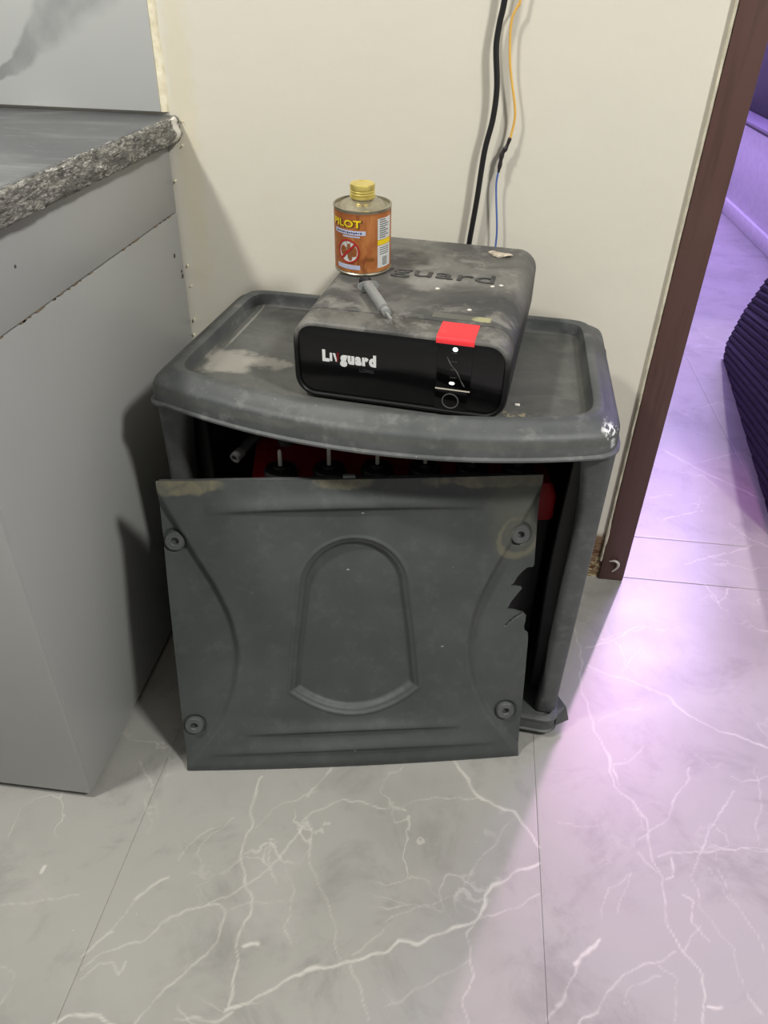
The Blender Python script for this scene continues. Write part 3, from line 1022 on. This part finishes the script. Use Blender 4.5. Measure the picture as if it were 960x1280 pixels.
CASE = dusty('dusty_black_casing', (44, 45, 46), 0.85, casing_extra)
BEZ = dusty('dusty_black_bezel', (20, 20, 21), 0.9)
m = MB()
m.loft([prof_xz(g, y) for g, y in ((0.006, 0.0455), (0.004, 0.0462), (0.0006, 0.0475), (0.0, 0.0490), (0.0, ID - 0.010), (0.002, ID - 0.004), (0.008, ID))])
m.build('casing', CASE, inv, 40)
m = MB()
m.loft([prof_xz(g, y) for g, y in ((0.006, 0.0462), (0.004, 0.0455), (0.0006, 0.0445), (0.0, 0.0430), (0.0, 0.006), (0.0015, 0.0018), (0.0040, 0.0), (0.0062, 0.0), (0.0072, 0.0015), (0.0075, 0.005))])
m.build('front_bezel', BEZ, inv, 40)
face = Mat('glossy_black_front', (13, 13, 14), 0.17, 0, 0.5)
face.mix(face.mul(face.ramp(face.noise(40, 5, stretch=(1, 1, 4)), 0.5, 0.75), 0.25), (34, 34, 36))
FACE = face.done()
m = MB()
m.loft([prof_xz(0.0070, 0.006), prof_xz(0.0070, 0.0036), prof_xz(0.0085, 0.0030)])
m.build('front_face', FACE, inv, 40)


def on_front(vs, x, z, y):
    return [(x + v.x, y - v.z, z + v.y) for v in vs]


white = simple('white_print', (228, 228, 226), 0.5, 0, 0.3, 0.03)
redp = simple('red_print', (112, 18, 26), 0.5, 0, 0.3, 0.03)
FY = 0.00285
# wordmark on the front: white letters, a red flash on the dot side of the second i / v
x = -0.1035
lg = MB()
for i, ch in enumerate('Livguard'):
    vs, fs = text_mesh(ch, 0.0205, 0.0003, 0.0014)
    x0 = min(v.x for v in vs)
    w = width_of(vs) * 0.86
    vs = [Vector(((v.x - x0) * 0.86, v.y, v.z)) for v in vs]
    if ch == 'i':
        lg.add([(x, FY - 0.0003, 0.0565), (x + 0.0034, FY - 0.0003, 0.0565), (x + 0.0034, FY - 0.0003, 0.0685), (x, FY - 0.0003, 0.0685)], [(0, 1, 2, 3)])
        x += 0.0042
    elif ch != 'v':
        lg.add(on_front(vs, x, 0.0565, FY), fs)
        x += w + (0.0007 if ch != 'i' else 0.0004)
    else:
        # v: left stroke white, right stroke red
        vx = x
        hgt = 0.0120
        lg.add([(vx, FY - 0.0003, 0.0565 + hgt), (vx + 0.0034, FY - 0.0003, 0.0565 + hgt), (vx + 0.0062, FY - 0.0003, 0.0565), (vx + 0.0040, FY - 0.0003, 0.0565)], [(0, 3, 2, 1)])
        rv = MB().add([(vx + 0.0058, FY - 0.0004, 0.0565 + 0.0135), (vx + 0.0090, FY - 0.0004, 0.0565 + 0.0135), (vx + 0.0072, FY - 0.0004, 0.0565), (vx + 0.0052, FY - 0.0004, 0.0565)], [(0, 3, 2, 1)])
        rv.build('red_logo_stroke', redp, inv)
        x += 0.0098
lg.build('logo_letters', white, inv)
vs, fs = text_mesh('LG900i', 0.0068, 0.00015, 0.0)
MB().add(on_front(vs, -0.0530, 0.0455, FY), fs).build('model_text', simple('dim_grey_print', (58, 58, 60), 0.5), inv)
# control strip
gl = Mat('gloss_strip', (8, 8, 9), 0.10, 0, 0.5)
GL = gl.done()
MB().box(0.0505, 0.0955, 0.0018, 0.0040, 0.0385, 0.1035, 0.0006).build('control_strip', GL, inv)
btn = MB().box(0.0500, 0.0925, 0.0012, 0.0042, 0.0075, 0.0370, 0.0008).build('power_button', GL, inv)
mm = Matrix.Translation((0.0710, 0.0012, 0.0215)) @ Matrix.Rotation(PI / 2, 4, 'X')
ring = MB()
sg = 28
for a in range(sg):
    pass
ring.loft([[tuple(mm @ Vector((r * math.cos(2 * PI * j / sg), r * math.sin(2 * PI * j / sg), z))) for j in range(sg)] for r, z in ((0.0112, 0), (0.0112, 0.0007), (0.0098, 0.0007), (0.0098, 0))], False, False)
ring.build('button_ring', simple('grey_ring', (84, 84, 84), 0.35), btn)
MB().box(0.0500, 0.0955, 0.0010, 0.0030, 0.0372, 0.0383).build('chrome_line', simple('chrome', (214, 208, 190), 0.35, 0.2), inv)
dim = simple('dim_legend', (58, 58, 58), 0.5)
for z, w in ((0.0895, 0.007), (0.0775, 0.008), (0.0665, 0.007), (0.0550, 0.008)):
    MB().box(0.0722 - w / 2, 0.0722 + w / 2, 0.00155, 0.0020, z, z + 0.0010).build('legend_mark', dim, inv)
led = bpy.data.materials.new('lit_indicator')
led.use_nodes = True
pb = led.node_tree.nodes['Principled BSDF']
pb.inputs['Base Color'].default_value = (1, 1, 1, 1)
pb.inputs['Emission Color'].default_value = (1, 0.98, 0.93, 1)
pb.inputs['Emission Strength'].default_value = 3.0
for x_, z_, rx_, rz_ in ((0.0728, 0.0950, 0.0032, 0.0029), (0.0713, 0.0472, 0.0036, 0.0020)):
    mm = Matrix.Translation((x_, 0.0019, z_)) @ Matrix.Rotation(PI / 2, 4, 'X') @ Matrix.Diagonal((rx_ / 0.003, rz_ / 0.003, 1, 1))
    MB().lathe([(0.003, 0), (0.003, 0.0004), (0.0016, 0.0008)], 14, mm).build('indicator_light', led, inv)
# scuff on the strip
sc = MB().tube([(0.0630, 0.0016, 0.084), (0.0690, 0.0016, 0.073), (0.0770, 0.0016, 0.064), (0.0830, 0.0016, 0.052), (0.0880, 0.0016, 0.044)], lambda t: 0.0004 + 0.0006 * math.sin(9 * t) ** 2, 5)
sc.build('scratch', simple('scratch_grey', (70, 70, 70), 0.6), inv)

# red tape: on the bezel top, folded over the edge
tape = MB()
tp = []
for y_, z_ in ((0.0445, IH + 0.0004), (0.030, IH + 0.0005), (0.010, IH + 0.0005), (0.0045, IH + 0.0002), (0.0012, IH - 0.0016), (-0.0005, IH - 0.0045), (-0.0008, IH - 0.0085)):
    tp.append([(0.0480, y_, z_), (0.0965, y_ - 0.0005, z_), (0.0965, y_ - 0.0005 + (0.0004 if y_ <= 0 else 0), z_ - (0.0003 if y_ > 0 else 0)), (0.0480, y_ + (0.0004 if y_ <= 0 else 0), z_ - (0.0003 if y_ > 0 else 0))])
tape.loft(tp)
rt = Mat('red_tape', (226, 52, 58), 0.45, 0, 0.4)
rt.mix(rt.mul(rt.ramp(rt.noise(60, 4), 0.55, 0.75), 0.3), (214, 84, 84))
tape.build('red_tape', rt.done(), inv, 60)
# clear tape remnant behind it
ct = Mat('clear_tape_remnant', (82, 82, 76), 0.3, 0, 0.5)
ct.mix(ct.blob((0.098, 0.062, 0.111), (0.012, 0.010, None), 0.4, 80, 0.3), (150, 148, 112))
ctm = MB().box(0.031, 0.108, 0.0545, 0.0700, IH - 0.0002, IH + 0.0003).build('clear_tape', ct.done(), inv)
# raised wordmark on the top
vs, fs = text_mesh('Livguard', 0.062, 0.0014, 0.0)
k = 0.222 / width_of(vs)
x0 = min(v.x for v in vs)
tt = MB().add([(-0.128 + (v.x - x0) * k, 0.185 + v.y * 0.70, IH + v.z) for v in vs], fs)
tt.build('raised_letters', simple('worn_black_letters', (54, 54, 53), 0.5, 0, 0.4, 0.6, 60), inv, 30)
for i, ch in enumerate(((-0.11, 0.02), (0.11, 0.02))):
    MB().lathe([(0.008, 0.0), (0.008, 0.004)], 14, Matrix.Translation((ch[0] * 1.0, 0.02 + 0.0, -0.0))).build('foot', PL_IN, inv)

INV_M = Matrix.Translation((-0.0794, 0.9102, 0.5786)) @ INV_ROT.to_matrix().to_4x4()

# ------------------------------------------------------------------ tin standing on the inverter
tin = empty('poison_tin')
tin.matrix_world = INV_M @ Matrix.Translation((-0.1020, 0.201, IH + 0.0010)) @ Matrix.Rotation(R(15.5), 4, 'Z')
tag(tin, 'small orange labelled round metal tin with gold screw cap on the inverter', 'tin')
TRr, TH = 0.0405, 0.0905
tinm = Mat('worn_tinplate', (176, 170, 150), 0.32, 0.85, 0.5)
tinm.mix(tinm.mul(tinm.ramp(tinm.noise(40, 5), 0.5, 0.7), 0.6), (120, 112, 92))
TIN = tinm.done()
MB().lathe([(TRr - 0.001, 0.0), (TRr + 0.0008, 0.0006), (TRr + 0.0010, 0.0022), (TRr, 0.0032), (TRr, TH - 0.003), (TRr + 0.001, TH - 0.002), (TRr + 0.001, TH), (TRr - 0.0012, TH + 0.0004), (TRr - 0.0022, TH - 0.0028),
            (0.0345, TH - 0.0030), (0.030, TH + 0.0010), (0.0265, TH + 0.0026), (0.0185, TH + 0.0045), (0.0162, TH + 0.0065), (0.0162, TH + 0.011)], 56).build('tin_body', TIN, tin, 30)
lab = Mat('orange_label', (154, 90, 46), 0.42, 0, 0.4)
lab.mix(lab.mul(lab.ramp(lab.noise(22, 5, 0.6, 1.2, (1, 1, 0.5)), 0.4, 0.65), 0.8), (184, 122, 68))
lab.mix(lab.mul(lab.ramp(lab.noise(30, 5, 0.6, 1.5, (1.4, 1, 0.6), (3, 0, 0)), 0.52, 0.68), 0.9), (116, 62, 32))
lab.mix(lab.mul(lab.ramp(lab.axis(2), 0.082, 0.087), 0.7), (126, 66, 30))
LAB = lab.done()
MB().lathe([(TRr + 0.0001, 0.0045), (TRr + 0.0003, 0.0046), (TRr + 0.0003, TH - 0.0045), (TRr + 0.0001, TH - 0.0044)], 72, None, False).build('paper_label', LAB, tin, 30)


def wrap(pts, rad=TRr + 0.0005):
    """flat print (s along the girth, z up, t outwards) laid round the tin; s=0 faces the viewer"""
    out = []
    for s, z, t in pts:
        a = -PI / 2 + s / TRr
        out.append(((rad + t) * math.cos(a), (rad + t) * math.sin(a), z))
    return out


def patch(s0, s1, z0, z1, t=0.0, n=8, skew=0.0):
    p = []
    for i in range(n + 1):
        s = s0 + (s1 - s0) * i / n
        p += [(s, z0 + skew * i / n, t), (s, z1 + skew * i / n, t)]
    return wrap(p), [(2 * i, 2 * i + 2, 2 * i + 3, 2 * i + 1) for i in range(n)]


def label_part(name, mat, *pieces):
    m = MB()
    for vs, fs in pieces:
        m.add(vs, fs)
    o = m.build(name, mat, tin, 60, recalc=False)
    return o


def label_text(body, s, z, size, t, bold=0.0, xs=1.0):
    vs, fs = text_mesh(body, size, 0.0, bold)
    x0 = min(v.x for v in vs)
    return wrap([(s + (v.x - x0) * xs, z + v.y, t) for v in vs]), fs


def disc(s, z, r0, r1, t, n=32):
    p = []
    for i in range(n):
        a = 2 * PI * i / n
        p += [(s + r0 * math.cos(a), z + r0 * math.sin(a), t), (s + r1 * math.cos(a), z + r1 * math.sin(a), t)]
    return wrap(p), [(2 * i, 2 * i + 1, (2 * i + 3) % (2 * n), (2 * i + 2) % (2 * n)) for i in range(n)]


def ell(s, z, a, b, ang, t, n=14):
    p = [(s, z, t)]
    for i in range(n):
        u = 2 * PI * i / n
        x_, y_ = a * math.cos(u), b * math.sin(u)
        p.append((s + x_ * math.cos(ang) - y_ * math.sin(ang), z + x_ * math.sin(ang) + y_ * math.cos(ang), t))
    return wrap(p), [(0, 1 + i, 1 + (i + 1) % n) for i in range(n)]


yel = simple('yellow_print', (226, 196, 26), 0.4, 0, 0.4, 0.05)
dkb = simple('dark_print', (54, 38, 30), 0.5)
blu = simple('pale_blue_print', (176, 182, 206), 0.4, 0, 0.4, 0.3, 60)
blk = simple('ink_print', (52, 54, 92), 0.5)
offw = simple('white_label_print', (200, 200, 196), 0.4, 0, 0.4, 0.1)
rdp = simple('red_sign_print', (168, 34, 32), 0.4)
label_part('brand_shadow', dkb, label_text('PILOT', -0.0490, 0.0680, 0.0135, 0.0001, 0.0009, 1.32))
label_part('brand_letters', yel, label_text('PILOT', -0.0493, 0.0684, 0.0135, 0.0003, 0.0004, 1.32))
label_part('pale_banner', blu, patch(-0.046, 0.004, 0.0580, 0.0640, 0.0001, 10, -0.0001))
label_part('pale_banner', blu, patch(-0.030, -0.004, 0.0545, 0.0565, 0.0001, 6, -0.00005))
label_part('pale_banner', blu, patch(-0.042, -0.004, 0.0090, 0.0155, 0.0001, 10, 0.00005))
marks = []
for i in range(13):      # print too small to read in the photograph
    marks.append(patch(-0.042 + i * 0.0032, -0.0398 + i * 0.0032, 0.0596 + 0.0004 * (i % 3), 0.0622 - 0.0004 * (i % 2), 0.0003, 2))
o = label_part('banner_print', blk, *marks)
o['kind'] = 'stuff'
label_part('white_disc', offw, ell(-0.0215, 0.0345, 0.0155, 0.0155, 0, 0.0001, 32))
label_part('termite_print', simple('termite_brown', (134, 82, 44), 0.5),
           ell(-0.0205, 0.0425, 0.0028, 0.0030, 0, 0.0003), ell(-0.0212, 0.0375, 0.0024, 0.0034, 0.1, 0.0003), ell(-0.0190, 0.0280, 0.0036, 0.0066, 0.15, 0.0003),
           ell(-0.0275, 0.0385, 0.0050, 0.0005, 0.3, 0.0003), ell(-0.0145, 0.0385, 0.0050, 0.0005, -0.3, 0.0003), ell(-0.0285, 0.0330, 0.0056, 0.0005, 0.5, 0.0003),
           ell(-0.0125, 0.0320, 0.0056, 0.0005, -0.6, 0.0003), ell(-0.0270, 0.0270, 0.0048, 0.0005, 0.9, 0.0003), ell(-0.0235, 0.0465, 0.0030, 0.0004, 2.2, 0.0003), ell(-0.0180, 0.0465, 0.0030, 0.0004, 0.9, 0.0003))
d0 = disc(-0.0215, 0.0345, 0.0146, 0.0170, 0.0005)
bar = []
for i in range(9):
    s = -0.0115 + 0.023 * i / 8
    bar += [(-0.0215 + s * 0.92 + 0.0009, 0.0345 + s * 0.92 - 0.0012, 0.0005), (-0.0215 + s * 0.92 - 0.0009, 0.0345 + s * 0.92 + 0.0012, 0.0005)]
label_part('prohibition_ring', rdp, d0, (wrap(bar), [(2 * i, 2 * i + 2, 2 * i + 3, 2 * i + 1) for i in range(8)]))
label_part('side_notice', offw, patch(0.0215, 0.0485, 0.0100, 0.0420, 0.0001, 10))
label_part('side_notice', offw, patch(0.0215, 0.0485, 0.0500, 0.0790, 0.0001, 10))
label_part('yellow_notice_bar', yel, patch(0.0215, 0.0485, 0.0425, 0.0495, 0.0001, 10))
ln = []
for i in range(9):
    ln.append(patch(0.0250, 0.0250 + random.uniform(0.010, 0.018), 0.0525 + i * 0.003, 0.0537 + i * 0.003, 0.0003, 5))
for i in range(4):
    ln.append(patch(0.0250, 0.0430, 0.0290 + i * 0.003, 0.0300 + i * 0.003, 0.0003, 5))
for i in range(9):
    ln.append(patch(0.0300, 0.0400, 0.0130 + i * 0.0014, 0.0137 + i * 0.0014, 0.0003, 4))
label_part('notice_lines', simple('grey_print', (74, 82, 78), 0.5), *ln)['kind'] = 'stuff'
label_part('brown_stamp', simple('stamp_print', (120, 72, 20), 0.5), patch(0.006, 0.016, 0.0215, 0.0260, 0.0001, 4))
gold = Mat('gold_cap_metal', (222, 204, 116), 0.30, 0.6, 0.5)
gold.mix(gold.mul(gold.ramp(gold.noise(50, 4), 0.5, 0.75), 0.4), (150, 128, 58))
cap_p = [(0.0160, TH + 0.0075), (0.0178, TH + 0.0080), (0.0178, TH + 0.0110)]
for i in range(3):
    z = TH + 0.0115 + i * 0.0035
    cap_p += [(0.0166, z), (0.0166, z + 0.0008), (0.0176, z + 0.0014), (0.0176, z + 0.0026)]
cap_p += [(0.0176, TH + 0.0240), (0.0168, TH + 0.0262), (0.0145, TH + 0.0268), (0.0138, TH + 0.0262)]
MB().lathe(cap_p, 36).build('screw_cap', gold.done(), tin, 30)

# ------------------------------------------------------------------ syringe lying on the inverter
a = Vector((-0.0790, 0.126, IH))
b_ = Vector((-0.0130, 0.0120, IH))
dr = (b_ - a).normalized()
syr = empty('syringe')
qm = dr.to_track_quat('Z', 'Y').to_matrix().to_4x4()
syr.matrix_world = INV_M @ Matrix.Translation(a + Vector((0, 0, 0.0098))) @ qm
tag(syr, 'small clear plastic syringe with black plunger end lying before the tin', 'syringe')
clr = Mat('cloudy_clear_plastic', (186, 188, 186), 0.22, 0, 0.5)
clr.b.inputs['Transmission Weight'].default_value = 0.6
CLR = clr.done()
L = (b_ - a).length
m = MB()
m.lathe([(0.0072, 0.020), (0.0074, 0.0215), (0.0072, 0.023), (0.0072, 0.096), (0.0066, 0.0985), (0.0030, 0.100), (0.0028, 0.104), (0.0060, 0.1045), (0.0058, 0.112), (0.0020, 0.113), (0.0018, L)], 20)
m.build('barrel', CLR, syr)
m = MB()
pts = [(0.0155 * math.cos(2 * PI * i / 24), 0.0072 * math.sin(2 * PI * i / 24)) for i in range(24)]
yy = (qm.inverted() @ Vector((0, 0, 1)))
ang = math.atan2(yy.y, yy.x) - PI / 2
rot2 = lambda p: (p[0] * math.cos(ang) - p[1] * math.sin(ang), p[0] * math.sin(ang) + p[1] * math.cos(ang))
m.loft([[(*rot2(p), 0.0185) for p in pts], [(*rot2(p), 0.0205) for p in pts]])
m.build('finger_flange', CLR, syr)
rub = simple('black_rubber', (16, 16, 16), 0.6)
MB().lathe([(0.0052, 0.0), (0.0085, 0.001), (0.0090, 0.004), (0.0080, 0.008), (0.0045, 0.010), (0.0040, 0.022)], 18).build('plunger_end', rub, syr)
MB().box(-0.0012, 0.0012, -0.0050, 0.0050, 0.022, 0.085).box(-0.0050, 0.0050, -0.0012, 0.0012, 0.022, 0.085).build('plunger_rod', simple('grey_plunger', (96, 96, 96), 0.5), syr)

# ------------------------------------------------------------------ chip of plaster on the back of the inverter
bm = bmesh.new()
bmesh.ops.create_icosphere(bm, subdivisions=3, radius=1)
for v in bm.verts:
    n = math.sin(5 * v.co.x + 2) * math.sin(6 * v.co.y + 1) * 0.22 + math.sin(11 * v.co.x - 7 * v.co.y) * 0.12
    v.co = Vector((v.co.x * (0.019 + 0.004 * math.sin(3 * v.co.y)), v.co.y * 0.0085 * (1 + n), max(-0.3, v.co.z * (1 + 1.2 * n)) * 0.0032 + 0.00100 + 0.003 * max(0, v.co.x) ** 2))
ch = MB().bm(bm).build('plaster_flake', simple('flaking_plaster', (168, 158, 142), 0.85, 0, 0.2, 0.5, 120))
ch.matrix_world = INV_M @ Matrix.Translation((0.088, 0.303, IH)) @ Matrix.Rotation(R(-18), 4, 'Z')
tag(ch, 'pale flake of wall plaster lying on the back of the inverter top', 'plaster flake')

# ------------------------------------------------------------------ cables down the wall
bc = MB().tube([(0.0285, 1.296, 1.45), (0.025, 1.296, 1.20), (0.0175, 1.297, 1.045), (0.0125, 1.298, 1.003), (0.011, 1.298, 0.973), (0.0175, 1.297, 0.923), (0.016, 1.297, 0.880), (0.008, 1.297, 0.835), (0.003, 1.297, 0.764), (-0.003, 1.297, 0.698), (-0.006, 1.298, 0.655), (-0.006, 1.286, 0.640), (-0.006, 1.262, 0.636)], 0.0044, 12, 6)
bco = bc.build('black_cable', simple('black_cable_sheath', (22, 22, 23), 0.4))
tag(bco, 'thick black power cable hanging down the cream wall behind the inverter', 'cable')
wr = empty('thin_wire', (0.04, 1.300, 0.70))
tag(wr, 'thin spliced wire, yellow above and blue below, hanging on the wall', 'wire')
YP = [(0.060, 1.300, 1.45), (0.055, 1.300, 1.20), (0.0395, 1.300, 1.041), (0.036, 1.300, 1.025), (0.029, 1.300, 1.005), (0.0335, 1.300, 0.954), (0.0465, 1.300, 0.902), (0.049, 1.300, 0.880), (0.045, 1.300, 0.852)]
part(MB().tube(YP, 0.0019, 10, 6), 'yellow_wire', simple('yellow_insulation', (214, 168, 78), 0.45), wr)
part(MB().tube([(0.0455, 1.300, 0.856), (0.041, 1.300, 0.842), (0.036, 1.300, 0.833), (0.0345, 1.300, 0.820), (0.033, 1.300, 0.806)], lambda t: 0.0024 + 0.0012 * math.sin(PI * t) + 0.0005 * math.sin(25 * t), 10, 6), 'black_tape', simple('tape_black', (34, 30, 32), 0.4), wr)
part(MB().tube([(0.033, 1.300, 0.808), (0.0315, 1.300, 0.790), (0.034, 1.300, 0.765), (0.040, 1.300, 0.721), (0.041, 1.300, 0.690), (0.041, 1.299, 0.655), (0.041, 1.285, 0.640), (0.041, 1.258, 0.636)], 0.0016, 10, 6), 'blue_wire', simple('blue_insulation', (74, 100, 164), 0.45), wr)

# ------------------------------------------------------------------ next room: ribbed dark sofa end and a low unit
sf = empty('ribbed_sofa', (1.1, 2.1, 0), (0, 0, 0))
tag(sf, 'dark ribbed fabric sofa end standing on the floor of the next room', 'sofa')
fab = Mat('dark_ribbed_fabric', (54, 46, 66), 0.9, 0, 0.15)
fab.mix(fab.mul(fab.ramp(fab.noise(60, 5), 0.4, 0.7), 0.5), (38, 32, 48))
fab.bump(fab.noise(400, 2), 0.3, 0.001)
FAB = fab.done()
# side outline in (along y, z); the side wall runs from (0.90,2.56) to (0.79,1.68)
outl = [(2.585, 0.0), (2.610, 0.05), (2.50, 0.205), (2.33, 0.37), (2.22, 0.46), (2.05, 0.50), (1.56, 0.50), (1.50, 0.44), (1.50, 0.0)]


def sx(y):
    return 0.903 + 0.1265 * (y - 2.563)


core = MB()
core.loft([[(sx(y) + dx, y, z) for y, z in outl] for dx in (0.008, 0.60)])
part(core, 'sofa_body', FAB, sf)
from mathutils.geometry import tessellate_polygon


def clip_poly(poly, a, b, c, keep):
    out = []
    for p, q in zip(poly, poly[1:] + poly[:1]):
        fp, fq = (a * p[0] + b * p[1] - c) * keep, (a * q[0] + b * q[1] - c) * keep
        if fp >= 0:
            out.append(p)
        if (fp >= 0) != (fq >= 0):
            t = fp / (fp - fq)
            out.append((p[0] + (q[0] - p[0]) * t, p[1] + (q[1] - p[1]) * t))
    return out


# padded channels: ribs that fall towards the near side
ra, rb_ = 0.195, 0.98
cs = [a_ * ra + z_ * rb_ for a_, z_ in outl]
pitch = 0.022
k = int(min(cs) / pitch)
while k * pitch < max(cs):
    c0, c1 = k * pitch, (k + 1) * pitch
    strip = clip_poly(clip_poly(outl, ra, rb_, c0 + 0.0006, 1), ra, rb_, c1 - 0.0006, -1)
    k += 1
    if len(strip) < 3:
        continue
    cx_, cz_ = sum(p[0] for p in strip) / len(strip), sum(p[1] for p in strip) / len(strip)
    mid_c = (c0 + c1) / 2
    l0 = strip
    l1 = []
    for p in strip:
        off = (p[0] * ra + p[1] * rb_) - mid_c
        l1.append((p[0] - ra * off * 0.35, p[1] - rb_ * off * 0.35))
    rib = MB()
    rib.loft([[(sx(y) + 0.016, y, z) for y, z in l0], [(sx(y) + 0.003, y, z) for y, z in l0], [(sx(y), y, z) for y, z in l1]])
    part(rib, 'padded_rib', FAB, sf, 80)

un = empty('low_unit', (1.65, 4.5, 0))
tag(un, 'low pale unit with dark trimmed top in the violet next room', 'unit')
upm = simple('unit_white', (206, 202, 208), 0.4)
part(MB().box(1.445, 1.95, 3.2, 5.9, 0.07, 0.45, 0.003), 'unit_body', upm, un)
part(MB().box(1.425, 1.94, 3.2, 5.9, 0.0, 0.072, 0.003), 'unit_plinth', upm, un)
part(MB().box(1.43, 1.96, 3.19, 5.91, 0.45, 0.475, 0.003), 'unit_top', simple('unit_top_grey', (120, 112, 128), 0.35), un)
part(MB().box(1.428, 1.4305, 3.19, 5.91, 0.452, 0.462), 'trim_strip', simple('trim_dark', (50, 42, 50), 0.5), un)
bx = MB().box(1.56, 1.9, 3.5, 5.7, 0.475, 0.98, 0.01)
bxo = bx.build('black_box', simple('black_box_surface', (20, 19, 24), 0.5))
tag(bxo, 'long black box standing on the low unit in the next room', 'box')
